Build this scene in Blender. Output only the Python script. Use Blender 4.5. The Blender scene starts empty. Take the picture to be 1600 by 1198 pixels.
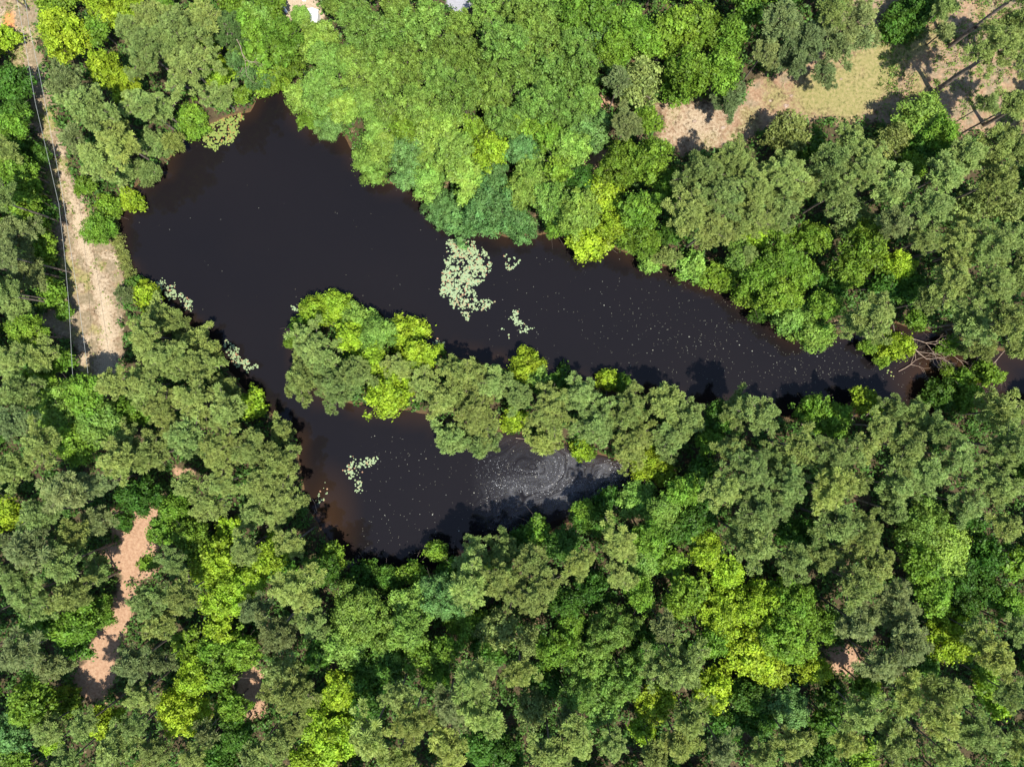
import bpy, math, random
import numpy as np
from mathutils import Vector, Matrix
S = bpy.context.scene
COL = S.collection
R_ = math.radians

# ---------------------------------------------------------------- camera, sky, sun, exposure
H = 110.0                      # height of the drone above the ground
PXM = 0.1                      # metres on the ground for one photo pixel
cd = bpy.data.cameras.new('camera'); cam = bpy.data.objects.new('camera', cd); COL.objects.link(cam)
cam.location = (0, 0, H); cam.rotation_euler = (0, 0, 0)
cd.sensor_width = 36; cd.lens = 36 * H / 160.0; cd.clip_end = 2000; cd.clip_start = 1
S.camera = cam
EL = R_(65); SAZ = (0.50, -0.866)          # the sun stands to the lower right
w = bpy.data.worlds.new('World'); S.world = w; w.use_nodes = True
nt = w.node_tree; bg = nt.nodes['Background']
sky = nt.nodes.new('ShaderNodeTexSky'); sky.sky_type = 'NISHITA'; sky.sun_disc = False
sky.sun_elevation = EL; sky.sun_rotation = math.atan2(SAZ[0], SAZ[1]); sky.altitude = 50; sky.ozone_density = 2.2; sky.dust_density = .5
nt.links.new(sky.outputs[0], bg.inputs[0]); bg.inputs[1].default_value = 0.11
sd = bpy.data.lights.new('sun', 'SUN'); sd.energy = 4.2; sd.angle = R_(0.5); sd.color = (1, 0.95, 0.85)
sun = bpy.data.objects.new('sun', sd); COL.objects.link(sun)
sun.rotation_euler = Vector((-SAZ[0]*math.cos(EL), -SAZ[1]*math.cos(EL), -math.sin(EL))).to_track_quat('-Z', 'Y').to_euler()
S.view_settings.view_transform = 'Standard'; S.view_settings.look = 'None'
S.view_settings.exposure = 1.0; S.view_settings.gamma = 1
S.render.resolution_x = 1024; S.render.resolution_y = 766
S.render.engine = 'CYCLES'

# ---------------------------------------------------------------- helpers
def g(px, py, z=0.0):
    """photo pixel -> point at height z seen at that pixel"""
    k = (H - z) / H * PXM
    return ((px - 800) * k, (599 - py) * k, z)

def tag(o, label=None, cat=None, group=None, kind=None):
    if label: o['label'] = label
    if cat: o['category'] = cat
    if group: o['group'] = group
    if kind: o['kind'] = kind
    return o

def npmesh(name, V, F, mat=None, attr=None, smooth=False):
    """V (n,3); F (m,k) equal-size polygons"""
    V = np.asarray(V, np.float32); F = np.asarray(F, np.int32)
    me = bpy.data.meshes.new(name)
    k = F.shape[1]
    me.vertices.add(len(V)); me.vertices.foreach_set('co', V.ravel())
    me.loops.add(F.size); me.loops.foreach_set('vertex_index', F.ravel())
    me.polygons.add(len(F)); me.polygons.foreach_set('loop_start', np.arange(0, F.size, k, dtype=np.int32))
    if smooth: me.polygons.foreach_set('use_smooth', np.ones(len(F), bool))
    if attr:
        for n_, a in attr.items():
            at = me.attributes.new(n_, 'FLOAT', 'POINT'); at.data.foreach_set('value', np.asarray(a, np.float32))
    me.update(calc_edges=True); me.validate()
    if mat: me.materials.append(mat)
    return me

def link(name, me, parent=None, loc=None):
    o = bpy.data.objects.new(name, me); COL.objects.link(o)
    if parent: o.parent = parent
    if loc is not None: o.location = loc
    return o

def norm(a): return a / (np.linalg.norm(a, axis=-1, keepdims=True) + 1e-9)

def inpoly(x, y, P):
    P = np.asarray(P, float); x = np.asarray(x, float); y = np.asarray(y, float)
    c = np.zeros(x.shape, bool); j = len(P) - 1
    for i in range(len(P)):
        xi, yi = P[i]; xj, yj = P[j]
        t = ((yi > y) != (yj > y)) & (x < (xj - xi) * (y - yi) / (yj - yi + 1e-12) + xi)
        c ^= t; j = i
    return c

def sdist(x, y, P):
    """signed distance in photo pixels, positive inside"""
    P = np.asarray(P, float); d = np.full(np.shape(x), 1e9); j = len(P) - 1
    for i in range(len(P)):
        ax, ay = P[j]; bx, by = P[i]; dx, dy = bx-ax, by-ay
        t = np.clip(((x-ax)*dx + (y-ay)*dy) / (dx*dx+dy*dy+1e-9), 0, 1)
        d = np.minimum(d, np.hypot(x-ax-t*dx, y-ay-t*dy)); j = i
    return np.where(inpoly(x, y, P), d, -d)

def vnoise(x, y, s, seed):
    """value noise 0..1"""
    rs = np.random.RandomState(seed); T = rs.rand(256, 256)
    u = x / s; v = y / s; i = np.floor(u).astype(int); j = np.floor(v).astype(int); fu = u - i; fv = v - j
    fu = fu*fu*(3-2*fu); fv = fv*fv*(3-2*fv)
    a = T[i % 256, j % 256]; b = T[(i+1) % 256, j % 256]; c = T[i % 256, (j+1) % 256]; d = T[(i+1) % 256, (j+1) % 256]
    return (a*(1-fu)+b*fu)*(1-fv) + (c*(1-fu)+d*fu)*fv
def fnoise(x, y, s, seed):
    return (vnoise(x, y, s, seed) + .5*vnoise(x, y, s/2.1, seed+1) + .25*vnoise(x, y, s/4.3, seed+2)) / 1.75

# ---------------------------------------------------------------- materials
def newmat(name):
    m = bpy.data.materials.new(name); m.use_nodes = True
    n = m.node_tree; n.nodes.clear(); out = n.nodes.new('ShaderNodeOutputMaterial')
    return m, n, out
def N(n, t, **kw):
    x = n.nodes.new(t)
    for k, v in kw.items(): setattr(x, k, v)
    return x

def leaf_material(name, transl=0.24, rough=0.5, spec=0.18, amt=0.62):
    m, n, out = newmat(name)
    oi = N(n, 'ShaderNodeObjectInfo'); at = N(n, 'ShaderNodeAttribute'); at.attribute_name = 'tint'
    tc = N(n, 'ShaderNodeNewGeometry')
    ns = N(n, 'ShaderNodeTexNoise'); ns.inputs['Scale'].default_value = 0.55; ns.inputs['Detail'].default_value = 3
    n.links.new(tc.outputs['Position'], ns.inputs['Vector'])
    mr = N(n, 'ShaderNodeMapRange'); mr.inputs[3].default_value = 1 - amt; mr.inputs[4].default_value = 1 + amt
    n.links.new(at.outputs['Fac'], mr.inputs[0])
    hs = N(n, 'ShaderNodeHueSaturation')
    hr = N(n, 'ShaderNodeMapRange'); hr.inputs[1].default_value = .3; hr.inputs[2].default_value = .7
    hr.inputs[3].default_value = 0.488; hr.inputs[4].default_value = 0.510
    n.links.new(ns.outputs['Fac'], hr.inputs[0]); n.links.new(hr.outputs[0], hs.inputs['Hue'])
    n.links.new(mr.outputs[0], hs.inputs['Value']); n.links.new(oi.outputs['Color'], hs.inputs['Color'])
    p = N(n, 'ShaderNodeBsdfPrincipled'); p.inputs['Roughness'].default_value = rough
    p.inputs['Specular IOR Level'].default_value = spec
    tr = N(n, 'ShaderNodeBsdfTranslucent')
    h2 = N(n, 'ShaderNodeHueSaturation'); h2.inputs['Hue'].default_value = 0.475; h2.inputs['Saturation'].default_value = 1.15; h2.inputs['Value'].default_value = 1.5
    n.links.new(hs.outputs[0], h2.inputs['Color']); n.links.new(h2.outputs[0], tr.inputs['Color'])
    n.links.new(hs.outputs[0], p.inputs['Base Color'])
    mx = N(n, 'ShaderNodeMixShader'); mx.inputs[0].default_value = transl
    n.links.new(p.outputs[0], mx.inputs[1]); n.links.new(tr.outputs[0], mx.inputs[2]); n.links.new(mx.outputs[0], out.inputs[0])
    return m
M_BROAD = leaf_material('broad_leaves')
M_NEEDLE = leaf_material('pine_needles', transl=0.2, rough=0.6, spec=0.15, amt=0.5)

def bark_material(name, c1, c2):
    m, n, out = newmat(name)
    tc = N(n, 'ShaderNodeNewGeometry'); ns = N(n, 'ShaderNodeTexNoise'); ns.inputs['Scale'].default_value = 3; ns.inputs['Detail'].default_value = 5
    n.links.new(tc.outputs['Position'], ns.inputs['Vector'])
    cr = N(n, 'ShaderNodeValToRGB'); cr.color_ramp.elements[0].position = .35; cr.color_ramp.elements[1].position = .7
    cr.color_ramp.elements[0].color = (*c1, 1); cr.color_ramp.elements[1].color = (*c2, 1)
    n.links.new(ns.outputs['Fac'], cr.inputs[0])
    p = N(n, 'ShaderNodeBsdfPrincipled'); p.inputs['Roughness'].default_value = .85
    n.links.new(cr.outputs[0], p.inputs['Base Color']); n.links.new(p.outputs[0], out.inputs[0])
    return m
M_BARK = bark_material('bark', (0.09, 0.065, 0.05), (0.22, 0.18, 0.15))
M_DEAD = bark_material('dead_wood', (0.20, 0.13, 0.09), (0.42, 0.33, 0.26))
def plain(name, c, rough=.6, metal=0, bump=0):
    m, n, out = newmat(name)
    tc = N(n, 'ShaderNodeNewGeometry'); ns = N(n, 'ShaderNodeTexNoise'); ns.inputs['Scale'].default_value = 2.5; ns.inputs['Detail'].default_value = 4
    n.links.new(tc.outputs['Position'], ns.inputs['Vector'])
    hs = N(n, 'ShaderNodeHueSaturation'); hs.inputs['Color'].default_value = (*c, 1)
    mr = N(n, 'ShaderNodeMapRange'); mr.inputs[3].default_value = .8; mr.inputs[4].default_value = 1.2
    n.links.new(ns.outputs['Fac'], mr.inputs[0]); n.links.new(mr.outputs[0], hs.inputs['Value'])
    p = N(n, 'ShaderNodeBsdfPrincipled'); p.inputs['Roughness'].default_value = rough; p.inputs['Metallic'].default_value = metal
    n.links.new(hs.outputs[0], p.inputs['Base Color']); n.links.new(p.outputs[0], out.inputs[0])
    return m

def pad_material(name, c1, c2, c3):
    m, n, out = newmat(name)
    at = N(n, 'ShaderNodeAttribute'); at.attribute_name = 'tint'
    cr = N(n, 'ShaderNodeValToRGB'); e = cr.color_ramp.elements
    e[0].position = 0; e[0].color = (*c3, 1); e[1].position = 1; e[1].color = (*c1, 1)
    a = e.new(.08); a.color = (*c3, 1); b = e.new(.14); b.color = (*c2, 1)
    n.links.new(at.outputs['Fac'], cr.inputs[0])
    p = N(n, 'ShaderNodeBsdfPrincipled'); p.inputs['Roughness'].default_value = .35
    n.links.new(cr.outputs[0], p.inputs['Base Color']); n.links.new(p.outputs[0], out.inputs[0])
    return m

# ---------------------------------------------------------------- the plan: shore and clearings, in photo pixels
POND = [(430,128),(405,140),(390,172),(330,190),(285,210),(258,255),(215,285),(183,330),(176,370),(190,405),(205,440),
 (240,468),(285,505),(325,545),(365,590),(395,625),(430,655),(462,690),(470,740),(478,790),(500,830),(522,870),(560,905),
 (620,915),(700,890),(770,862),(850,835),(905,810),(960,790),(1005,768),(1030,742),(1000,728),(945,712),(900,698),(850,684),
 (810,676),(760,668),(700,655),(640,640),(560,632),(500,612),(474,585),(470,540),(486,505),(530,493),(600,515),(660,548),
 (720,560),(800,580),(870,600),(960,612),(1060,628),(1150,640),(1240,655),(1330,652),(1400,640),(1450,648),(1500,640),
 (1560,635),(1640,625),(1640,560),(1560,545),(1500,528),(1450,515),(1400,505),(1340,510),(1290,525),(1240,520),(1190,480),
 (1140,448),(1085,428),(1030,412),(960,386),(900,375),(850,362),(790,368),(720,345),(680,315),(640,290),(600,282),(560,250),
 (535,205),(485,195),(460,165),(447,138)]
TRACK = [(-400,-300),(70,-300),(75,-20),(62,60),(75,130),(92,200),(112,260),(135,310),(165,350),(190,398),(205,445),(190,500),(198,560),
 (190,600),(130,606),(118,540),(60,510),(60,488),(98,480),(98,430),(84,380),(80,330),(70,260),(55,200),(42,130),(10,90),(-30,60),(-400,-100)]
STRAW1 = [(236,768),(262,775),(258,830),(270,850),(238,862),(236,905),(200,908),(150,858),(182,846),(175,800),(212,790)]
STRAW2 = [(186,905),(212,915),(208,965),(190,1000),(190,1060),(160,1095),(125,1085),(112,1055),(140,1010),(160,965),(178,935)]
STRAW3 = [(268,732),(308,728),(318,752),(280,760)]
STRAW4 = [(388,1020),(415,1045),(418,1120),(365,1132),(370,1070)]
CLEAR = [(1015,160),(1090,150),(1150,165),(1178,120),(1230,110),(1290,60),(1360,-60),(1640,-60),(1640,200),(1560,215),(1400,190),
 (1330,192),(1280,190),(1205,202),(1150,228),(1062,250),(1030,215)]
GRASSY = [(1238,135),(1290,110),(1350,80),(1420,30),(1470,60),(1400,120),(1385,160),(1330,186),(1250,185)]
YARD = [(425,-80),(505,-80),(500,45),(470,40),(432,22)]
DRIVE = [(668,-80),(745,-80),(736,10),(722,28),(700,14)]
GAP1 = [(925,225),(960,232),(950,270),(912,282),(915,245)]
GAP2 = [(920,150),(950,155),(955,168),(925,166)]
GAP3 = [(955,95),(1000,85),(1035,95),(1000,108),(962,112)]
GAP4 = [(1295,1015),(1330,1010),(1350,1035),(1320,1050),(1298,1045)]
OPENS = [TRACK, STRAW1, STRAW2, STRAW3, STRAW4, CLEAR, YARD, DRIVE]

# ---------------------------------------------------------------- ground (one sheet, split by surface)
core = 0.5
xs = np.concatenate([[-700,-400,-250,-170,-130], np.arange(-105, 105.01, core), [130,170,250,400,700]])
ys = np.concatenate([[-700,-400,-250,-150,-110], np.arange(-84, 84.01, core), [110,150,250,400,700]])
GX, GY = np.meshgrid(xs, ys, indexing='ij')
PX = GX / PXM + 800; PY = 599 - GY / PXM
wob = (fnoise(PX, PY, 38, 5) - .5) * 26 + (vnoise(PX, PY, 9, 8) - .5) * 10
dp = sdist(PX, PY, POND) + (fnoise(PX, PY, 30, 77) - .5) * 10
Z = np.where(dp > 0, -0.25 - np.clip(dp, 0, 60) * 0.03, np.clip(-dp, 0, 14) * 0.02 - 0.25)
Z = Z + np.where(dp < -3, (fnoise(PX, PY, 120, 21) - .5) * 0.5 * np.clip(-dp / 60, 0, 1) + (vnoise(PX, PY, 14, 4) - .5) * .08, 0)
def zone(P, soft=8): return np.clip(.5 + (sdist(PX, PY, P) + wob) / soft, 0, 1)
zt = zone(TRACK, 14); zc = zone(CLEAR, 14)
zs = np.maximum.reduce([zone(p, 8) for p in (STRAW1, STRAW2, STRAW3, STRAW4, GAP1, GAP2, GAP3, GAP4)])
zy = zone(YARD, 6); zd = np.clip(.5 + sdist(PX, PY, DRIVE) / 2, 0, 1)
# bright bare sand down the middle of the track
def linedist(pts):
    d = np.full(PX.shape, 1e9)
    for (ax, ay), (bx, by) in zip(pts, pts[1:]):
        dx, dy = bx-ax, by-ay; t = np.clip(((PX-ax)*dx+(PY-ay)*dy)/(dx*dx+dy*dy), 0, 1)
        d = np.minimum(d, np.hypot(PX-ax-t*dx, PY-ay-t*dy))
    return d
core_l = linedist([(25,-60),(22,20),(32,80),(60,150),(82,220),(100,280),(118,320),(130,370),(145,420),(160,465),(172,520),(165,590)])
sand = zt * np.clip(1.05 - (core_l + wob * .9) / 20, 0, 1) * (0.35 + .65 * np.clip((PY - 250) / 100, 0, 1))
sand = np.maximum(sand, zt * np.clip((vnoise(PX, PY, 16, 31) - .62) * 5, 0, 1) * .6)
sand = np.maximum(sand, zy)
sand = np.maximum(sand, zc * np.clip(1.1 - np.hypot((PX-1085), (PY-190) * 1.4) / 110 + (wob / 60), 0, 1) * .7)
grass = zt * np.clip((fnoise(PX, PY, 26, 55) - .45) * 4, 0, 1) * (1 - sand) * np.where(PY < 300, 1.0, .85)
gm = np.clip(.5 + (sdist(PX, PY, GRASSY) + wob) / 40, 0, 1)
grass = np.maximum(grass, zc * np.maximum(gm * np.clip(.35 + 1.1*fnoise(PX, PY, 24, 71), 0, .95), np.clip((fnoise(PX, PY, 30, 57) - .5) * 4, 0, 1) * .6))
clay = np.clip(1.3 - np.hypot((PX - 14 + .0 * PY) , (PY - 36) * .55) / 13 + wob / 40, 0, 1) * np.clip(1.3 - np.abs(PX - 14) / 12, 0, 1)
opn = np.maximum.reduce([zt, zc, zs, zy])
straw = np.clip(opn - np.maximum(sand, grass) * .9, 0, 1)
dust = np.maximum(zt, zc * .62) * np.clip(1 - np.maximum(sand, grass), 0, 1)
straw = np.maximum(straw, .15 * (fnoise(PX, PY, 70, 91) > .6))
# material
m, n, out = newmat('ground_surface')
def attr(nm):
    a = N(n, 'ShaderNodeAttribute'); a.attribute_name = nm; return a.outputs['Fac']
geo = N(n, 'ShaderNodeNewGeometry')
def noise(sc, det=6, rough=.6):
    t = N(n, 'ShaderNodeTexNoise'); t.inputs['Scale'].default_value = sc; t.inputs['Detail'].default_value = det
    t.inputs['Roughness'].default_value = rough; n.links.new(geo.outputs['Position'], t.inputs['Vector']); return t.outputs['Fac']
def ramp(fac, cols, lo=.3, hi=.7):
    r = N(n, 'ShaderNodeValToRGB'); e = r.color_ramp.elements
    e[0].position = lo; e[0].color = (*cols[0], 1); e[1].position = hi; e[1].color = (*cols[-1], 1)
    for i, c in enumerate(cols[1:-1]):
        x = e.new(lo + (hi-lo)*(i+1)/(len(cols)-1)); x.color = (*c, 1)
    n.links.new(fac, r.inputs[0]); return r.outputs[0]
def mix(f, a, b):
    x = N(n, 'ShaderNodeMix', data_type='RGBA'); n.links.new(f, x.inputs[0]); n.links.new(a, x.inputs[6]); n.links.new(b, x.inputs[7]); return x.outputs[2]
def sharpen(a, ns, amt=.5):
    """roughen a zone's edge with fine noise"""
    s = N(n, 'ShaderNodeMath', operation='SUBTRACT'); n.links.new(ns, s.inputs[0]); s.inputs[1].default_value = .5
    k = N(n, 'ShaderNodeMath', operation='MULTIPLY'); n.links.new(s.outputs[0], k.inputs[0]); k.inputs[1].default_value = 2.2
    ad = N(n, 'ShaderNodeMath', operation='ADD'); n.links.new(a, ad.inputs[0]); n.links.new(k.outputs[0], ad.inputs[1])
    mr = N(n, 'ShaderNodeMapRange'); mr.inputs[1].default_value = .25; mr.inputs[2].default_value = .75; n.links.new(ad.outputs[0], mr.inputs[0]); return mr.outputs[0]
nf = noise(2.2, 8, .7); nm_ = noise(.5, 6, .65); nl = noise(6, 6, .7)
litter = ramp(nf, [(.03,.025,.014), (.075,.055,.032), (.045,.06,.02)])
strawc = ramp(nf, [(.19,.11,.065), (.33,.20,.125), (.42,.29,.19)], .25, .72)
sandc = ramp(nl, [(.24,.18,.115), (.37,.29,.20), (.55,.46,.34)], .25, .75)
grassc = ramp(nf, [(.13,.15,.045), (.24,.21,.085), (.33,.26,.14)], .28, .72)
clayc = ramp(nf, [(.45,.16,.05), (.58,.28,.11)])
asph = ramp(nl, [(.24,.24,.26), (.34,.34,.37)])
dustc = ramp(nf, [(.11,.09,.045), (.21,.165,.105), (.30,.24,.165)], .28, .72)
c = mix(sharpen(attr('straw'), nm_), litter, strawc)
c = mix(sharpen(attr("dust"), nm_), c, dustc)
c = mix(sharpen(attr('grass'), nf), c, grassc)
c = mix(sharpen(attr('sand'), nf), c, sandc)
c = mix(sharpen(attr('clay'), nf), c, clayc)
bed = ramp(nf, [(.10,.055,.025), (.16,.09,.04)])
c = mix(attr('bed'), c, bed)
c = mix(attr('drive'), c, asph)
p = N(n, 'ShaderNodeBsdfPrincipled'); p.inputs['Roughness'].default_value = .95; p.inputs['Specular IOR Level'].default_value = .1
bp = N(n, 'ShaderNodeBump'); bp.inputs['Strength'].default_value = .6; bp.inputs['Distance'].default_value = .12
n.links.new(nf, bp.inputs['Height']); n.links.new(bp.outputs[0], p.inputs['Normal'])
n.links.new(c, p.inputs['Base Color']); n.links.new(p.outputs[0], out.inputs[0])
M_GROUND = m
nx, ny = GX.shape
idx = np.arange(nx*ny).reshape(nx, ny)
F = np.stack([idx[:-1,:-1], idx[1:,:-1], idx[1:,1:], idx[:-1,1:]], -1).reshape(-1, 4)
V = np.stack([GX, GY, Z], -1).reshape(-1, 3)
A = {k: v.reshape(-1) for k, v in dict(straw=straw, dust=dust, grass=grass, sand=sand, clay=clay, drive=zd, bed=np.clip((dp+3)/6, 0, 1)).items()}
def fval(a): return a.reshape(-1)[F].mean(1)
fz = np.zeros(len(F), int)
fz[fval(zt) > .5] = 1; fz[fval(zc) > .5] = 2; fz[fval(zs) > .5] = 3; fz[fval(zy) > .5] = 4; fz[fval(zd) > .5] = 5; fz[fval(dp) > 4] = 6
for zi, nm in enumerate(['ground', 'sandy_track', 'clearing', 'straw_clearing', 'sandy_yard', 'driveway', 'pond_bed']):
    f = F[fz == zi]; u, inv = np.unique(f, return_inverse=True)
    me = npmesh(nm, V[u], inv.reshape(-1, 4), M_GROUND, {k: a[u] for k, a in A.items()}, smooth=True)
    tag(link(nm, me), kind='structure')
def inopen(px, py, grow=0.0):
    r = np.zeros(np.shape(px), bool)
    for P in OPENS: r |= sdist(px, py, P) > -grow
    return r

# ---------------------------------------------------------------- water
m, n, out = newmat('pond_water')
geo = N(n, 'ShaderNodeNewGeometry')
def noise2(sc, det=4):
    t = N(n, 'ShaderNodeTexNoise'); t.inputs['Scale'].default_value = sc; t.inputs['Detail'].default_value = det
    n.links.new(geo.outputs['Position'], t.inputs['Vector']); return t.outputs['Fac']
p = N(n, 'ShaderNodeBsdfPrincipled'); p.inputs['Roughness'].default_value = .04; p.inputs['IOR'].default_value = 1.36
p.inputs['Specular IOR Level'].default_value = .33
cr = N(n, 'ShaderNodeValToRGB'); cr.color_ramp.elements[0].position = .3; cr.color_ramp.elements[1].position = .72
cr.color_ramp.elements[0].color = (.0076, .0066, .0076, 1); cr.color_ramp.elements[1].color = (.0092, .0076, .0082, 1)
n.links.new(noise2(.05, 5), cr.inputs[0])
at = N(n, 'ShaderNodeAttribute'); at.attribute_name = 'shallow_refl'
mx = N(n, 'ShaderNodeMix', data_type='RGBA'); mx.inputs[7].default_value = (.032, .017, .009, 1)  # brown of the shallows and of the painted tree reflections
n.links.new(at.outputs['Fac'], mx.inputs[0]); n.links.new(cr.outputs[0], mx.inputs[6])
n.links.new(mx.outputs[2], p.inputs['Base Color'])
bp = N(n, 'ShaderNodeBump'); bp.inputs['Strength'].default_value = .12; bp.inputs['Distance'].default_value = .05
n.links.new(noise2(1.3, 4), bp.inputs['Height']); n.links.new(bp.outputs[0], p.inputs['Normal'])
n.links.new(p.outputs[0], out.inputs[0])
M_WATER = m
WZ = -0.30
wx = np.arange(-65, 86, 1.0); wy = np.arange(-34, 50, 1.0); WX, WY = np.meshgrid(wx, wy, indexing='ij')
wpx = WX/PXM+800; wpy = 599-WY/PXM; wd = sdist(wpx, wpy, POND)
sh = np.clip(1 - wd/28 + (fnoise(wpx, wpy, 40, 3)-.5)*.9, 0, 1)  # browner shallows along the banks, with tree reflections painted into the same mask
sh = np.maximum(sh * .55, np.clip(1 - np.hypot((wpx-1490)/110, (wpy-590)/60), 0, 1)*1.6)
sh = np.maximum(sh, np.clip(1.15 - np.hypot((wpx-510)/50, (wpy-815)/90), 0, 1)*.8); sh = np.clip(sh, 0, 1)
widx = np.arange(WX.size).reshape(WX.shape)
WF = np.stack([widx[:-1,:-1], widx[1:,:-1], widx[1:,1:], widx[:-1,1:]], -1).reshape(-1, 4)
keep = wd.reshape(-1)[WF].max(1) > -30
WF = WF[keep]; u, inv = np.unique(WF, return_inverse=True)
me = npmesh('water', np.stack([WX, WY, np.full(WX.shape, WZ)], -1).reshape(-1,3)[u], inv.reshape(-1,4), M_WATER, {'shallow_refl': sh.reshape(-1)[u]}, smooth=True)
tag(link('water', me), kind='structure')

# ---------------------------------------------------------------- foliage prototypes
def quads(C, Nn, s, rs, aspect=1.0, fold=0):
    """leaf quads at C with normals Nn and half size s"""
    n_ = len(C); a = norm(np.cross(Nn, rs.normal(size=(n_, 3)))); b = np.cross(Nn, a)
    s = s[:, None]; V = np.empty((n_, 4, 3))
    V[:, 0] = C - a*s*aspect; V[:, 1] = C - b*s*.62 + a*s*.1; V[:, 2] = C + a*s*aspect; V[:, 3] = C + b*s*.62 + a*s*.1
    return V.reshape(-1, 3), np.arange(n_*4).reshape(-1, 4)

def outline(rs):
    ph = rs.rand(4)*6.28
    return lambda az: 1 + .15*np.sin(2*az+ph[0]) + .13*np.sin(3*az+ph[1]) + .09*np.sin(5*az+ph[2]) + .06*np.sin(8*az+ph[3])

def broad_crown(name, R, Hc, nl, lr, per, ls, seed, flat=.75, spread=.5, mat=None):
    rs = np.random.RandomState(seed); o = outline(rs)
    i = np.arange(nl); az = i*2.39996 + rs.rand(nl)*.9; q = np.sqrt((i+.4)/nl)
    rho = R*.9*q*o(az)*(.88+.2*rs.rand(nl))
    z = Hc*(.12 + .80*np.sqrt(np.clip(1-q**2*.97, 0, 1))) * (.55+.62*rs.rand(nl))
    c = np.stack([rho*np.cos(az), rho*np.sin(az), z], -1)
    rl = R*lr*(.6+.75*rs.rand(nl))
    # side lobes lower down
    ns_ = nl//3; az2 = rs.rand(ns_)*6.28; c2 = np.stack([R*.8*o(az2)*np.cos(az2), R*.8*o(az2)*np.sin(az2), Hc*(.02+.3*rs.rand(ns_))], -1)
    c = np.concatenate([c, c2]); rl = np.concatenate([rl, R*lr*(.6+.5*rs.rand(ns_))])
    lt = rs.rand(len(c))
    k = (per * (rl/rl.mean())**1.7).astype(int) + 4
    ks = np.maximum(k//7, 3)                                  # sprigs on each lobe, leaves on each sprig
    LS = np.repeat(np.arange(len(c)), ks); m0 = len(LS)
    ds = norm(rs.normal(size=(m0, 3)) + np.array([0, 0, .6])); rsp = rl[LS]*(.55+.62*rs.rand(m0))
    pc = c[LS] + ds*rsp[:, None]*np.array([1, 1, flat]); st_ = rs.rand(m0)
    q_ = np.repeat(np.arange(m0), 7); n_ = len(q_); L = LS[q_]
    P = pc[q_] + rs.normal(size=(n_, 3))*np.array([1, 1, .55])*ls*(.55+1.2*rs.rand(m0))[q_][:, None] + ds[q_]*ls*.3
    nn = norm(ds[q_]*1.15 + rs.normal(size=(n_, 3))*spread*.75 + np.array([0, 0, .12]))
    s = ls*(.6+.75*rs.rand(n_))
    V, F = quads(P, nn, s, rs)
    t = np.clip(.5 + (lt[L]-.5)*.4 + (st_[q_]-.5)*.3 + rs.normal(size=n_)*.13, 0, 1)
    # inner leaves
    m_ = n_//7; a3 = rs.rand(m_)*6.28; r3 = R*.75*np.sqrt(rs.rand(m_)); P3 = np.stack([r3*np.cos(a3), r3*np.sin(a3), Hc*.55*rs.rand(m_)*(1-(r3/R)**2)], -1)
    V3, F3 = quads(P3, norm(rs.normal(size=(m_, 3))), np.full(m_, ls*1.3), rs)
    T = np.concatenate([np.repeat(t, 4), np.full(len(V3), .4)])
    me = npmesh(name, np.concatenate([V, V3]), np.concatenate([F, F3+len(V)]), mat or M_BROAD, {'tint': T})
    return me, c

def tube(p0, p1, r0, r1, sides=5):
    p0 = np.array(p0, float); p1 = np.array(p1, float); ax = norm(p1-p0)
    a = norm(np.cross(ax, [.3, .5, .81])); b = np.cross(ax, a); an = np.arange(sides)*2*math.pi/sides
    ring = np.cos(an)[:, None]*a + np.sin(an)[:, None]*b
    V = np.concatenate([p0+ring*r0, p1+ring*r1]); j = (np.arange(sides)+1) % sides; i = np.arange(sides)
    return V, np.stack([i, j, j+sides, i+sides], -1)
class TB:
    def __init__(s): s.V = []; s.F = []; s.n = 0
    def add(s, *a, **k):
        V, F = tube(*a, **k); s.V.append(V); s.F.append(F+s.n); s.n += len(V)
    def path(s, pts, r0, r1, sides=5):
        for i in range(len(pts)-1):
            s.add(pts[i], pts[i+1], r0+(r1-r0)*i/(len(pts)-1), r0+(r1-r0)*(i+1)/(len(pts)-1), sides)
    def mesh(s, name, mat): return npmesh(name, np.concatenate(s.V), np.concatenate(s.F), mat, smooth=True)

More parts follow.
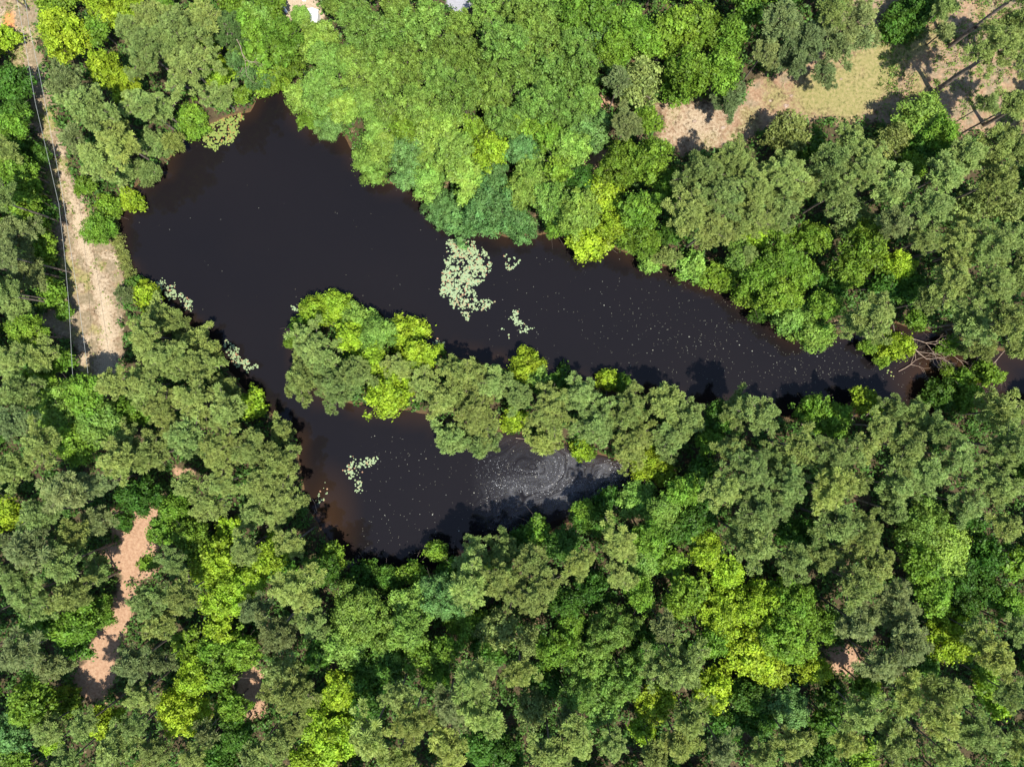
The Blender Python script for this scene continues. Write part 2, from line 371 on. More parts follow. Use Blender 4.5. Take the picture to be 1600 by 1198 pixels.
def pine_crown(name, R, Hc, nb, per, seed, dens=1.0, tr=.62, droop=0, wid=.075, mat=None):
    rs = np.random.RandomState(seed); o = outline(rs)
    tc = []; out_ = []; tb = TB(); bt = []
    for i in range(nb):
        t = (i+.5)/nb; az = i*2.39996 + rs.rand()*.7
        L = R*o(az)*(1-t**1.6*.86)*(.70+.50*rs.rand()); z0 = Hc*(.05+.83*t)
        rise = Hc*(.20 - .10*(1-t)) * (1-droop)
        base = np.array([0, 0, z0-.4]); tip = np.array([L*math.cos(az), L*math.sin(az), z0+rise])
        mid = (base+tip)/2 + np.array([0, 0, -.25+rs.rand()*.3]) + rs.normal(size=3)*.12
        tb.path([base, mid, tip], .055+.05*(L/R), .015, 4)
        nt_ = max(2, int(L/ .62*dens)); bc = rs.rand()
        for k in range(nt_):
            s = .3 + .72*(k+rs.rand()*.6)/nt_
            pnt = base*(1-s) + tip*s
            lat = (rs.rand()-.5)*2*(.25+.42*L*(1-abs(s-.65)))*.55
            pnt = pnt + np.array([-math.sin(az), math.cos(az), 0])*lat + np.array([0, 0, rs.normal()*.16+.1])
            tc.append(pnt); out_.append([math.cos(az), math.sin(az), 0]); bt.append(bc)
            if rs.rand() < .3: tb.add(base*(1-s*.8)+tip*s*.8, pnt, .025, .01, 3)
    tc = np.array(tc); out_ = np.array(out_); bt = np.array(bt)
    nT = len(tc); k = per; L = np.repeat(np.arange(nT), k); n_ = len(L)
    rad = (tr*(.65+.6*rs.rand(nT)))[L]
    d = norm(rs.normal(size=(n_, 3)) + np.array([0, 0, .55]) + out_[L]*.35)
    ln = rad*(.75+.35*rs.rand(n_))
    c0 = tc[L] + d*(ln*.30)[:, None] + rs.normal(size=(n_, 3))*.05; c1 = tc[L] + d*ln[:, None]*np.array([1, 1, .85])
    wv = norm(np.cross(d, norm(rs.normal(size=(n_, 3))*.55 + np.array([.1, -.2, 1.])))) * (wid*(.7+.6*rs.rand(n_)))[:, None]
    V = np.empty((n_, 4, 3)); V[:, 0] = c0 - wv*.5; V[:, 1] = c0 + wv*.5; V[:, 2] = c1 + wv*.45; V[:, 3] = c1 - wv*.45
    T = np.clip(.5 + (bt[L]-.5)*.35 + ((rs.rand(nT)-.5)*.35)[L] + rs.normal(size=n_)*.13, 0, 1)
    me = npmesh(name, V.reshape(-1, 3), np.arange(n_*4).reshape(-1, 4), mat or M_NEEDLE, {'tint': np.repeat(T, 4)})
    return me, tb.mesh('limbs', M_BARK)

def broad_limbs(c, seed):
    rs = np.random.RandomState(seed); tb = TB()
    sel = rs.permutation(len(c))[:max(6, len(c)//3)]
    for i in sel:
        e = c[i]; st = np.array([0, 0, -.6 + rs.rand()*.8]); mid = st*.55 + e*.45 + np.array([0, 0, -.2]) + rs.normal(size=3)*.15
        tb.path([st, mid, e], .10, .03, 4)
        for _ in range(2): tb.add(mid*.5+e*.5, e + rs.normal(size=3)*.7, .03, .01, 3)
    return tb.mesh('limbs', M_BARK)

def trunk_mesh(seed):
    """unit height trunk, scaled per tree"""
    rs = np.random.RandomState(seed); tb = TB(); pts = [(0, 0, -.03)]
    for k in range(1, 6): pts.append((rs.normal()*.05*k/5, rs.normal()*.05*k/5, k/5))
    pts[1] = (0.01, 0, .2)
    tb.path([np.array(p_) for p_ in pts], .13, .06, 8); return tb.mesh('trunk', M_BARK)
TRUNKS = [trunk_mesh(500+i) for i in range(4)]

# styles -> {size class radius: [(crown mesh, limbs mesh, crown height)]}
STY = {}
def build_styles():
    s = 1
    for style in ('pine', 'tuft', 'broad', 'lobed', 'fine', 'soft', 'cypress', 'sparse'):
        STY[style] = {}
        for R in (4.4, 3.1, 1.7):
            lst = []
            nv = {4.4: 4, 3.1: 4, 1.7: 3}[R]
            if style in ('cypress', 'sparse'): nv = 2
            if style in ('soft', 'fine'): nv = 3
            for v in range(nv):
                s += 1
                a = (R/4.4)**2
                if style == 'pine':
                    Hc = R*.95; cm, lm = pine_crown('pine_foliage', R*.9, Hc, int(30*a**.5)+6, 62, s, dens=1.45, tr=.56)
                elif style == 'tuft':
                    Hc = R*.9; cm, lm = pine_crown('pine_foliage', R*.9, Hc, int(26*a**.5)+6, 78, s, dens=1.05, tr=.70, wid=.07)
                elif style == 'cypress':
                    Hc = R*1.6; cm, lm = pine_crown('cypress_foliage', R*.9, Hc, int(48*a**.5)+6, 55, s, dens=1.5, tr=.5, droop=1.6)
                else:
                    prm = dict(broad=(1.1, 58, .165, 125, .185, .9, .6), lobed=(.9, 36, .225, 230, .165, .8, .5),
                               fine=(1.0, 74, .118, 125, .145, 1.0, .75), soft=(.85, 56, .19, 170, .14, .8, .5), sparse=(1.0, 60, .17, 80, .18, .85, .7))[style]
                    Hc = R*prm[0]; nl = int(prm[1]*a**.75)+8; per = int(prm[3]*a**.25)
                    cm, c_ = broad_crown(style+'_foliage', R, Hc, nl, prm[2]*(1/a)**.12, per, prm[4], s, flat=prm[5], spread=prm[6])
                    lm = broad_limbs(c_, s)
                lst.append((cm, lm, Hc))
            STY[style][R] = lst
build_styles()

KIND = {  # code: style, object name, category, label words, colour, height
 'P': ('pine', 'pine_tree', 'pine tree', 'olive green pine', (0.200,0.258,0.066), 16),
 'D': ('pine', 'pine_tree', 'pine tree', 'dark grey green pine', (0.145,0.185,0.062), 15),
 'L': ('tuft', 'pine_tree', 'pine tree', 'pale tufted pine', (0.238,0.298,0.070), 17),
 'T': ('tuft', 'pine_tree', 'pine tree', 'grey green tufted pine', (0.190,0.240,0.085), 16),
 'B': ('broad', 'broadleaf_tree', 'broadleaf tree', 'bright green broadleaf tree', (0.138,0.238,0.024), 11),
 'Y': ('broad', 'broadleaf_tree', 'broadleaf tree', 'lime green broadleaf tree', (0.240,0.350,0.024), 10),
 'K': ('broad', 'broadleaf_tree', 'broadleaf tree', 'deep green broadleaf tree', (0.065,0.145,0.018), 9),
 'G': ('lobed', 'broadleaf_tree', 'broadleaf tree', 'light green billowing tree', (0.195,0.312,0.050), 10),
 'W': ('soft', 'broadleaf_tree', 'broadleaf tree', 'soft blue green tree', (0.125,0.235,0.060), 9),
 'F': ('fine', 'broadleaf_tree', 'broadleaf tree', 'fine leaved green tree', (0.155,0.252,0.042), 11),
 'S': ('sparse', 'broadleaf_tree', 'broadleaf tree', 'yellow flecked broadleaf tree', (0.200,0.250,0.065), 10),
 'C': ('cypress', 'cypress_tree', 'conifer', 'dark feathery conifer', (0.085,0.155,0.040), 13),
}
# code x y radius [height], all in photo pixels; read off the photograph tile by tile
TREES = """
Y 95 50 40;B 150 42 20;Y 160 105 26;Y 192 130 24;P 225 75 44;P 275 45 46;P 292 100 42;P 240 25 34;P 340 145 30;P 200 40 26;P 320 30 32
Y 305 60 18;Y 325 82 20;Y 338 115 19;Y 200 2 24;B 252 2 18;C 352 38 40;C 378 98 36;B 300 188 28 7;B 375 148 16 5;B 388 40 26
D 106 130 38;P 135 165 40;P 165 198 36;L 188 222 32;P 150 248 38;P 238 222 28;L 272 222 22 12;P 232 268 22 12;D 112 215 20;P 200 268 24;P 215 160 34;P 250 170 30
Y 203 312 18 6;B 170 322 20 6;B 152 358 26 5;B 130 290 16 4
K 15 130 30;Y 6 60 18;B 18 200 28;B 22 262 30;K 44 240 24;K 20 178 24;B 40 292 24;P 5 235 30
B 28 310 28;K 58 325 22;D 18 362 38;B 54 352 26;B 70 392 20;D 38 420 38;P 8 455 24;B 78 458 24;P 26 486 30;B 100 486 14;B 40 522 30;P 62 556 36;P 14 562 30;B 88 562 22;P 28 612 34
D 196 460 20 4;Y 228 462 22 6;K 210 446 13 4;P 248 490 30;P 224 524 30;P 272 505 28;P 302 532 32;P 258 560 40;P 312 572 34;Y 331 558 13 5;P 350 605 28;P 222 600 32;P 330 545 20
G 84 640 40;B 128 618 32;G 152 662 34;B 110 692 32;B 202 642 28;P 60 692 34;D 20 660 34;P 14 732 34;Y 12 802 20;P 250 642 38;P 302 622 38;P 350 642 36;Y 393 632 22 7;P 290 682 38;P 340 702 40;P 230 712 36;P 392 702 38
P 432 722 38;P 440 672 26;P 342 756 30;P 440 786 40;P 396 800 30;P 180 720 32;P 405 755 34;P 175 600 28;B 60 600 24;P 195 680 26
T 100 768 40;T 146 758 28;P 58 806 36;T 150 815 30;P 110 840 34;T 38 860 40;P 94 882 38;P 150 888 26;K 192 815 14 4;P 20 900 30
B 272 800 26;B 250 832 20;B 300 842 30;Y 356 830 20;Y 332 880 36;P 380 860 28;P 270 880 26;B 230 880 14;P 320 790 28;P 290 760 22
P 40 930 40;P 108 930 36;B 112 978 32;B 155 958 26;B 60 972 26;T 28 1022 38;T 80 1042 30;K 118 1012 20;B 48 1100 38;B 98 1095 28;P 70 1138 34;W 12 1150 28;P 130 1135 26;Y 164 1132 26;Y 80 1165 14
P 230 940 34;P 250 975 30;P 285 930 36;Y 356 930 38;Y 340 980 20;D 205 1040 34;P 215 1090 26;B 290 1008 22 6;Y 300 1060 26;Y 282 1115 38;B 342 1055 24;P 178 1172 36;P 238 1175 30;P 205 1135 26;B 362 1105 26;K 366 1150 26;P 300 1185 26;D 255 1035 22
B 20 1190 24;P 100 1195 26;D 320 1145 22;P 395 1185 24
L 460 922 46;D 430 988 38;D 395 955 28;G 560 958 42;G 612 998 38;G 645 945 34;W 692 935 38;G 540 1005 34;G 640 985 30;L 732 918 38;P 782 905 34;P 455 1082 44;S 440 1045 26;Y 520 1145 46;Y 530 1080 26;K 562 1055 30;K 605 1035 30;P 622 1090 30
L 580 1155 40;L 645 1130 40;L 700 1170 38;L 620 1190 28;B 682 1058 26;T 700 1105 34;L 742 1062 40;L 755 1120 36;S 775 985 30;P 425 1170 30;K 760 1020 26;K 792 1182 26;K 500 1020 22;K 440 890 22;Y 480 1190 26;B 700 1015 22
P 830 928 42;K 885 945 26;F 955 985 42;B 890 978 26;F 920 1040 42;F 978 1060 38;F 940 1098 40;B 868 1015 30;F 900 1090 30;P 1060 1042 48;D 1040 985 24;S 825 1000 24;L 812 1052 30;S 832 1108 28;Y 1112 1078 32;L 1080 1130 36;Y 1005 1140 20;L 1062 1165 34
L 900 1155 34;L 860 1182 34;D 885 1125 22;P 960 1168 26;B 1060 945 28;Y 1130 958 42;Y 1182 948 38;B 1110 1005 28;Y 1172 1022 38;K 1172 1090 30;B 1000 930 26;P 1020 1180 24;K 1140 1130 26;T 1130 1175 28
B 1240 940 44;B 1230 1000 44;Y 1272 1045 24;Y 1205 1042 30;W 1232 1105 34;K 1190 1130 24;P 1240 1162 32;P 1195 1182 28;T 1400 945 42;T 1342 975 36;T 1422 1002 40;T 1380 1040 34;Y 1488 998 42;K 1445 1040 20;P 1340 915 38;B 1460 928 34;P 1528 990 30;L 1562 1030 34
L 1420 1090 34;L 1480 1085 36;L 1472 1130 34;L 1350 1120 36;L 1328 1160 28;P 1400 1160 38;P 1532 1150 42;P 1482 1180 28;P 1580 1085 30;Y 1562 1098 22;P 1590 1165 28;B 1580 945 26;K 1540 925 26;B 1540 1060 22;B 1355 1075 22;K 1300 1085 22;B 1352 1190 24;K 1290 1130 22
P 1190 650 36;B 1272 640 30;B 1302 655 32;Y 1350 622 17;Y 1368 634 16;P 1400 640 28;P 1378 668 28;P 1435 652 34;P 1420 700 34;P 1452 742 42;P 1402 762 34;P 1472 672 28;K 1476 618 26 7;B 1512 618 24;P 1560 642 40;P 1582 700 42;P 1562 758 40;P 1500 715 28;P 1515 790 32
P 1255 700 36;P 1305 715 40;P 1228 760 42;L 1300 765 38;P 1212 712 26;P 1350 700 24;P 1312 820 38;P 1352 842 42;P 1372 885 34;G 1442 822 38;G 1480 862 36;B 1440 880 32;K 1540 868 34;P 1575 822 30;K 1245 832 30;P 1240 875 34;K 1520 820 20;B 1590 880 24;P 1340 760 22;P 1290 870 28;P 1400 800 22
Y 497 486 28 7;Y 525 476 24 7;G 560 500 28 8;G 590 522 26 8;Y 548 528 26 7;Y 580 555 24 7;Y 632 518 30 8;Y 655 556 24 8;Y 605 612 36 8;B 470 510 18 5;B 455 535 10 3;P 490 548 44 11;P 522 602 42 11;P 470 592 36 11;P 556 582 32 11;P 622 572 24 9;P 660 598 28 10
P 722 585 42 11;P 692 622 36 11;P 742 640 42 12;P 704 682 36 12;P 755 690 34 12;P 772 598 34 11;Y 822 572 28 8;G 838 590 18 7;Y 802 656 18 5;P 858 645 38 12;P 905 618 34 11;L 850 690 28 11;P 932 662 44 12;P 985 642 40 12;P 990 692 38 12;P 1042 630 36 12;P 1078 652 34 13;P 1050 682 34 12
Y 908 702 16 5;Y 1008 722 26 7;Y 1035 738 20 6;B 1112 688 26 7;K 880 594 18 5;Y 950 594 18 6;B 975 600 14 5;K 1130 655 26 8;P 1155 640 34;B 685 545 10 3;P 810 622 26 10;B 920 708 12 4
G 1000 782 30 9;G 1035 800 24 9;B 1065 768 28 9;P 1172 738 42;P 1130 765 34;P 1192 802 40;P 1155 835 28;K 928 812 28 8;B 912 795 18 8;K 950 780 18 6;K 1072 822 34;Y 1102 862 26;B 1015 845 28;L 972 850 32;G 1005 880 26;B 842 832 24 8;K 810 850 24 8;P 832 878 32;P 785 862 34;L 905 880 26;P 968 898 26;K 880 850 24 8;Y 1135 895 26;P 1182 852 38;B 1080 925 26;B 1050 880 24;K 1100 735 22 8
P 1140 700 26;K 1105 790 26 8
K 502 892 24 8;B 520 872 22 8;Y 425 872 30 9;P 455 850 26;B 468 905 16;B 682 862 18 6;K 605 905 24 7;B 645 895 22 7;P 735 880 36;K 560 912 22 6;K 700 895 20 7;B 760 880 14 7;Y 395 905 20;K 575 890 14 4
B 418 112 34;B 440 60 32;G 400 32 28;G 492 62 30;G 515 92 28;G 500 142 28;B 488 182 22 7;W 515 195 24 7;G 470 150 24;G 535 168 24;B 395 85 24;B 360 5 22;B 425 10 22;B 450 95 26;G 470 25 14 5
F 560 35 38;F 612 58 40;F 552 100 36;F 600 118 36;F 570 155 34;F 642 100 38;F 660 38 40;F 700 82 36;F 742 98 40;F 722 142 34;F 652 160 36;F 785 58 38;F 802 112 40;F 850 58 42;F 862 112 40;F 838 160 34;F 902 98 38;F 915 150 28;F 762 20 30;F 690 122 32;F 620 10 28;F 530 8 26;F 770 150 34;F 820 15 30;F 610 178 24;F 700 175 26;F 575 75 30;F 870 20 26;F 900 60 26
G 592 202 24 8;G 605 228 26 8;G 580 258 28 7;G 680 200 36;G 670 242 32;G 708 232 28;W 635 230 30;W 642 272 26;B 742 200 20;Y 766 234 34 9;G 722 262 22;W 772 322 44 9;W 722 342 34 8;W 690 325 26 7;G 668 282 26 8;G 735 290 20 8;W 772 280 26;W 810 352 28 7;B 630 200 20;F 790 190 28
W 935 55 28;B 905 20 32;B 938 20 26;B 985 40 36;B 1015 65 28;B 960 75 28;W 962 100 24;S 1000 128 36;B 1058 45 40;B 1100 42 38;B 1142 58 34;B 1080 108 38;B 1058 138 28;B 1130 108 34;D 1140 150 34;D 968 125 22;B 820 188 32;F 880 172 28;W 920 205 34;B 858 212 26;D 980 190 30;B 1012 188 22;G 892 232 28;B 972 258 42;B 1020 248 34;W 815 230 24;G 832 272 30;B 872 262 22;G 862 312 30
G 812 300 24;G 905 332 32;Y 940 308 30;Y 920 368 36;Y 962 352 26;B 1002 325 30;B 1000 375 30;G 1015 412 16 5;P 1042 402 22 8;G 1080 418 22 6;P 1080 332 40;P 1130 308 42;P 1112 355 38;P 1182 290 42;P 1172 342 40;P 1222 325 34;P 1098 272 40;P 1150 248 40;P 1222 268 42;B 1112 432 20 6;B 1135 435 20 6;G 1160 402 24 8;Y 1182 370 20;P 1168 395 16 9;B 1190 430 32;B 1172 462 22;B 1225 400 28;K 1050 360 20;B 870 350 20 7
D 1222 28 38;D 1262 58 38;D 1290 112 24;D 1242 95 32;T 1342 28 40;D 1310 70 36;P 1298 15 30;T 1350 60 22;K 1430 18 38 7;K 1400 35 24 6;T 1476 48 18 9;P 1478 8 26;P 1585 38 38;G 1440 180 34 8;B 1472 208 26;P 1590 160 32;P 1545 160 18;P 1592 230 30;D 1200 75 26
S 1232 206 32 8;P 1332 222 32;P 1300 252 38;S 1398 218 26;P 1352 262 40;K 1440 232 28;P 1512 240 34;P 1562 222 34;P 1560 282 36;B 1425 255 26;P 1480 272 36;P 1402 292 36;P 1256 290 34;P 1310 300 32;K 1270 225 20 6
B 1222 360 22;S 1332 338 30;B 1272 372 26;B 1352 388 40;B 1328 422 28;D 1402 348 34;P 1460 322 34;S 1575 318 30;P 1502 378 42;P 1560 378 44;P 1492 438 42;P 1552 448 44;P 1596 432 30;P 1522 502 38;P 1580 502 38;P 1445 375 26;Y 1408 412 24;K 1422 448 24;P 1372 492 38;P 1340 505 28;B 1222 460 30;B 1255 425 26;G 1240 492 32;G 1272 522 30;B 1292 478 26;Y 1402 542 24 6;B 1380 562 13 4;B 1356 540 13 4;B 1488 540 18 5;P 1505 548 12 6;P 1542 542 28;P 1592 545 24;B 1432 500 18;K 1300 445 24;P 1455 470 22;K 1385 445 22;B 1480 580 12 4;B 1505 590 16 5;B 1545 585 20 5;K 1190 490 14 5
"""
rows = []
for chunk in TREES.replace('\n', ';').split(';'):
    t = chunk.split()
    if len(t) >= 4: rows.append([t[0], float(t[1]), float(t[2]), float(t[3]), float(t[4]) if len(t) > 4 else None])
# leaning views of tall pines given by the foot of the trunk: foot x, foot y, crown radius px, height
FEET = [('P', 92, 346, 32, 17), ('P', 82, 473, 34, 17), ('D', 97, 422, 26, 16), ('P', 1498, 62, 34, 18), ('P', 1468, 138, 44, 18), ('P', 1552, 188, 28, 16), ('T', 1405, 80, 0, 0)]

LAND = [(462,15,'the sandy yard'),(703,8,'the grey driveway'),(1100,195,"the clearing's sandy end"),(1310,150,'the grassy clearing'),
 (345,200,'the yellow green lilies'),(730,435,'the largest lily patch'),(557,738,"the small pool's lily patch"),(860,740,'the foam swirl'),
 (1440,540,'the pale dead branches'),(480,500,'the tip of the peninsula'),(812,685,"the notch in the peninsula"),(215,830,'the upper straw clearing'),
 (170,1000,'the lower straw clearing'),(145,420,'the sandy track'),(15,36,'the orange clay patch'),(1015,752,"the small pool's closed end"),
 (600,850,"the small pool's bottom shore"),(1540,605,'the dark inlet'),(1600,1198,'the bottom right corner'),(0,1198,'the bottom left corner'),
 (1600,0,'the top right corner'),(800,1198,'the middle of the bottom edge'),(0,600,'the middle of the left edge'),(1600,350,'the right edge above the inlet'),
 (1600,850,'the right edge below the inlet'),(425,150,'the narrow top bay'),(390,1070,'the straw patch near the bottom'),(1190,600,'the long arm of the pond'),(1320,1030,'the straw gap at lower right'),
 (1180,1198,'the bottom edge right of centre'),(350,560,'the left shore bulge'),(600,270,"the wide pool's upper right shore")]
ORD = ['', 'second', 'third', 'fourth', 'fifth', 'sixth', 'seventh', 'eighth', 'ninth', 'tenth', 'eleventh', 'twelfth']
def where(x, y):
    d, lx, ly, nm = min((math.hypot(x-a, y-b), a, b, c_) for a, b, c_ in LAND)
    dx, dy = x-lx, y-ly
    v = 'above' if dy < 0 else 'below'; h = 'left of' if dx < 0 else 'right of'
    if abs(dx) > 2*abs(dy): s = h
    elif abs(dy) > 2*abs(dx): s = v
    else: s = v + ' ' + h
    return s, nm, d

rng = random.Random(7)
items = []   # kind, foot xyz, crown radius, height, crown px, py, group
for k, x, y, r, h in rows:
    base = KIND[k][5]
    hh = h if h else base * (.55 + .45*min(1, r/38)) * (rng.uniform(.8, 1.22) if k in 'FBG' else rng.uniform(.9, 1.1))
    if 430 < x < 1085 and 470 < y < 745: hh *= .72
    elif 190 < x < 480 and 440 < y < 850: hh *= .68
    items.append([k, x, y, r, hh])
# fill remaining holes in the canopy with lower trees, in photo pixels
cx = np.array([i[1] for i in items]); cy = np.array([i[2] for i in items]); crr = np.array([i[3] for i in items])
gx_, gy_ = np.meshgrid(np.arange(-40, 1650, 8.), np.arange(-30, 1240, 8.), indexing='ij')
def covmap():
    d = np.full(gx_.shape, 1e9)
    for a, b, c_ in zip(cx, cy, crr): d = np.minimum(d, np.hypot(gx_-a, gy_-b) - c_*.86)
    return d
d = covmap()
# crowns lean outwards in the picture, so compare the opened areas at crown level too
bad = inopen(gx_, gy_, 6) | (sdist(gx_, gy_, POND) > -14)
for P in (GAP1, GAP2, GAP3, GAP4): bad |= sdist(gx_, gy_, P) > -4
d[bad] = -1
fills = 0
while fills < 110:
    j = np.unravel_index(np.argmax(d), d.shape); v = d[j]
    if v < 14: break
    r = min(30, v + 7); x, y = gx_[j], gy_[j]
    near = min(items, key=lambda t: math.hypot(t[1]-x, t[2]-y))
    k = {'P': 'P', 'L': 'K', 'T': 'B', 'D': 'K'}.get(near[0], near[0]) if rng.random() < .6 else rng.choice('BKKP')
    items.append([k, float(x), float(y), float(r), rng.uniform(6, 9) if k != 'P' else rng.uniform(9, 12)])
    d = np.minimum(d, np.hypot(gx_-x, gy_-y) - r*.86); fills += 1
print('gap fills', fills, 'trees', len(items))
for k, fx, fy, r, h in FEET:
    if h: 
        kk = H/(H-h*.8); items.append([k, 800+(fx-800)*kk, 600+(fy-600)*kk, r, h])

labs = []
for it in items:
    k, x, y, r, h = it
    sz = 'small' if r < 22 else ('large' if r >= 36 else 'medium')
    kw = KIND[k][3]
    if r < 19 and k in 'BYKGWFS': kw = kw.replace('broadleaf tree', 'bush').replace('tree', 'bush')
    dr, lm, dist = where(x, y); it += [sz, kw, dr, lm, dist]
from collections import defaultdict
bk = defaultdict(list)
for it in items: bk[(it[5], it[6], it[7], it[8])].append(it)
for key, L in bk.items():
    L.sort(key=lambda t: t[9])
    for q, it in enumerate(L):
        sz, kw, dr, lm = key
        ex = '' if len(L) == 1 else (', nearest' if q == 0 else ', ' + ORD[q] + ' nearest')
        it.append(f'{sz} {kw} {dr} {lm}{ex}')
def group_of(x, y, cat):
    if 440 < x < 1100 and 470 < y < 740: z = 'on the peninsula'
    elif y > 740 and x > 330: z = 'in the wood below the pond'
    elif y <= 600 and x > 560: z = 'in the wood above the pond'
    elif x >= 1100: z = 'in the wood below the pond'
    elif y < 420 and x >= 80: z = 'at the top left of the pond'
    else: z = 'in the wood left of the pond'
    return {'pine tree': 'pines ', 'broadleaf tree': 'broadleaf trees ', 'conifer': 'conifers ', 'shrub': 'bushes '}[cat] + z

cnt = defaultdict(int)
for it in items:
    k, x, y, r, h, sz, kw, dr, lm, dist, lab = it
    style, oname, cat, _, colr, _ = KIND[k]
    if 'bush' in kw: oname, cat = 'shrub', 'shrub'
    R0 = r*PXM*(H - h*.8)/H * (.96 if k in 'FB' else 1.05)
    cls = min((4.4, 3.1, 1.7), key=lambda c_: abs(math.log(c_/R0)))
    lst = STY[style][cls]; cnt[(style, cls)] += 1; cm, lm_, Hc = lst[cnt[(style, cls)] % len(lst)]
    sc = R0/cls; zc_ = max(h - Hc*sc, .25)
    def wet(a, b):
        d_ = float(sdist(np.array(a), np.array(b), POND)) + 4
        if 990 < a < 1640 and b < 260: d_ = max(d_, float(sdist(np.array(a), np.array(b), CLEAR)) + 2)
        if a < 330 and b < 620: d_ = max(d_, float(sdist(np.array(a), np.array(b), TRACK)) - 6)
        if a < 330 and b > 700: d_ = max(d_, float(sdist(np.array(a), np.array(b), STRAW1 if b < 900 else STRAW2)) - 2)
        return d_
    def footpx(z_): q_ = (H - z_)/H; return 800 + (x-800)*q_, 599 + (y-599)*q_
    foot_given = any(abs(h - f_[4]) < 1e-6 and r == f_[3] for f_ in FEET)
    h0 = h
    while not foot_given and wet(*footpx(zc_ + Hc*sc*.5)) > 0 and h > (.42 if x < 330 and y < 620 else .62)*h0: h *= .9; zc_ = max(h - Hc*sc, .25)
    bx, by, _ = g(x, y, zc_ + Hc*sc*.5)
    ax, ay = footpx(zc_ + Hc*sc*.5); best = (0., 0.)
    if not foot_given and wet(ax, ay) > 0:                      # the foot stands on the bank and the trunk leans out
        for rad_ in range(4, 64, 4):
            c_ = [(wet(ax+rad_*math.cos(t_), ay+rad_*math.sin(t_)), rad_*math.cos(t_), rad_*math.sin(t_)) for t_ in np.arange(0, 6.28, .4)]
            m_ = min(c_)
            if m_[0] <= 0: best = (m_[1], m_[2]); break
    ox, oy = best[0]*PXM, -best[1]*PXM
    root = bpy.data.objects.new(oname, None); COL.objects.link(root); root.location = (bx+ox, by+oy, 0); root.empty_display_size = .5
    tag(root, lab, cat, group_of(x, y, cat))
    rz = rng.uniform(0, 6.28)
    cr_ = link('crown', cm, root, (-ox, -oy, zc_)); cr_.scale = (sc*rng.uniform(.92, 1.08), sc*rng.uniform(.92, 1.08), sc*rng.uniform(.9, 1.12)); cr_.rotation_euler = (rng.uniform(-.06,.06), rng.uniform(-.06,.06), rz)
    f = rng.uniform(.82, 1.2); hj = rng.uniform(-.12, .05)
    cr_.color = (colr[0]*f*(1+hj), colr[1]*f, colr[2]*f*(1-hj*.8), 1)
    lb = link('limbs', lm_, root, (-ox, -oy, zc_)); lb.scale = cr_.scale; lb.rotation_euler = cr_.rotation_euler
    tr_ = link('trunk', TRUNKS[rng.randrange(4)], root); w_ = (.6 + r/45)*(1 if not foot_given else (2.0 if x > 800 else 1.1))
    tv = Vector((-ox, -oy, zc_ + Hc*sc*.45)); tr_.scale = (w_, w_, tv.length); tr_.rotation_euler = tv.to_track_quat('Z', 'Y').to_euler() if (ox or oy) else (0, 0, rng.uniform(0, 6.28))

# ---------------------------------------------------------------- undergrowth and weeds
def scatter(name, px, py, hgt, rad, k, ls, seed, colr):
    rs = np.random.RandomState(seed); n0 = len(px); L = np.repeat(np.arange(n0), k); n_ = len(L)
    c0 = np.stack([(px-800)*PXM, (599-py)*PXM, np.zeros(n0)], -1)
    d_ = norm(rs.normal(size=(n_, 3)) + np.array([0, 0, .4])); d_[:, 2] = np.abs(d_[:, 2])
    rr = rad[L]*(.5+.5*rs.rand(n_))
    P = c0[L] + d_*rr[:, None]*np.array([1, 1, 0]); P[:, 2] = d_[:, 2]*hgt[L]*(.6+.5*rs.rand(n_)) + .05
    V, F = quads(P, norm(d_ + rs.normal(size=(n_, 3))*.5 + np.array([0, 0, .3])), ls*(.6+.8*rs.rand(n_)), rs)
    t = np.clip(.5 + ((rs.rand(n0)-.5)*.6)[L] + rs.normal(size=n_)*.15, 0, 1)
    o = link(name, npmesh(name, V, F, M_BROAD, {'tint': np.repeat(t, 4)})); o.color = (*colr, 1); return o
rs = np.random.RandomState(11)
px = rs.uniform(-80, 1680, 34000); py = rs.uniform(-60, 1260, 34000)
ok = (sdist(px, py, POND) < -2) & ~inopen(px, py, -2)
for P in (GAP1, GAP2, GAP3, GAP4): ok &= sdist(px, py, P) < 0
px = px[ok]; py = py[ok]; dn = fnoise(px, py, 60, 44); kp = dn > .15; px = px[kp]; py = py[kp]
o = scatter('undergrowth', px, py, rs.uniform(.4, 2.6, len(px)), rs.uniform(.4, 1.3, len(px)), 19, .20, 3, (.070, .150, .028))
tag(o, 'dark leafy undergrowth between the trees', 'undergrowth', kind='stuff')
px = rs.uniform(-40, 420, 16000); py = rs.uniform(-40, 640, 16000); v = fnoise(px, py, 26, 55)
ok = (sdist(px, py, TRACK) > -6) & ((v > .52) | (rs.rand(len(px)) < .04)) & (rs.rand(len(px)) < np.where(py < 300, .8, .30))
o = scatter('track_weeds', px[ok], py[ok], rs.uniform(.06, .35, ok.sum()), rs.uniform(.08, .40, ok.sum()), 12, .075, 5, (.20, .27, .055))
tag(o, 'pale green weeds and grass along the sandy track', 'grass', kind='stuff')
px = rs.uniform(1000, 1640, 14000); py = rs.uniform(-40, 260, 14000); v = fnoise(px, py, 30, 57)
ok = (sdist(px, py, CLEAR) > -4) & ((sdist(px, py, GRASSY) > -20) | (v > .6)) & (rs.rand(len(px)) < .45)
o = scatter('clearing_grass', px[ok], py[ok], rs.uniform(.04, .14, ok.sum()), rs.uniform(.1, .35, ok.sum()), 7, .05, 6, (.24, .26, .09))
tag(o, 'short yellowing grass in the clearing', 'grass', kind='stuff')
px = rs.uniform(1370, 1640, 900); py = rs.uniform(-40, 200, 900); ok = fnoise(px, py, 40, 13) > .42
o = scatter('clearing_weeds', px[ok], py[ok], rs.uniform(.1, .9, ok.sum()), rs.uniform(.3, 1.1, ok.sum()), 16, .14, 16, (.13, .20, .04))
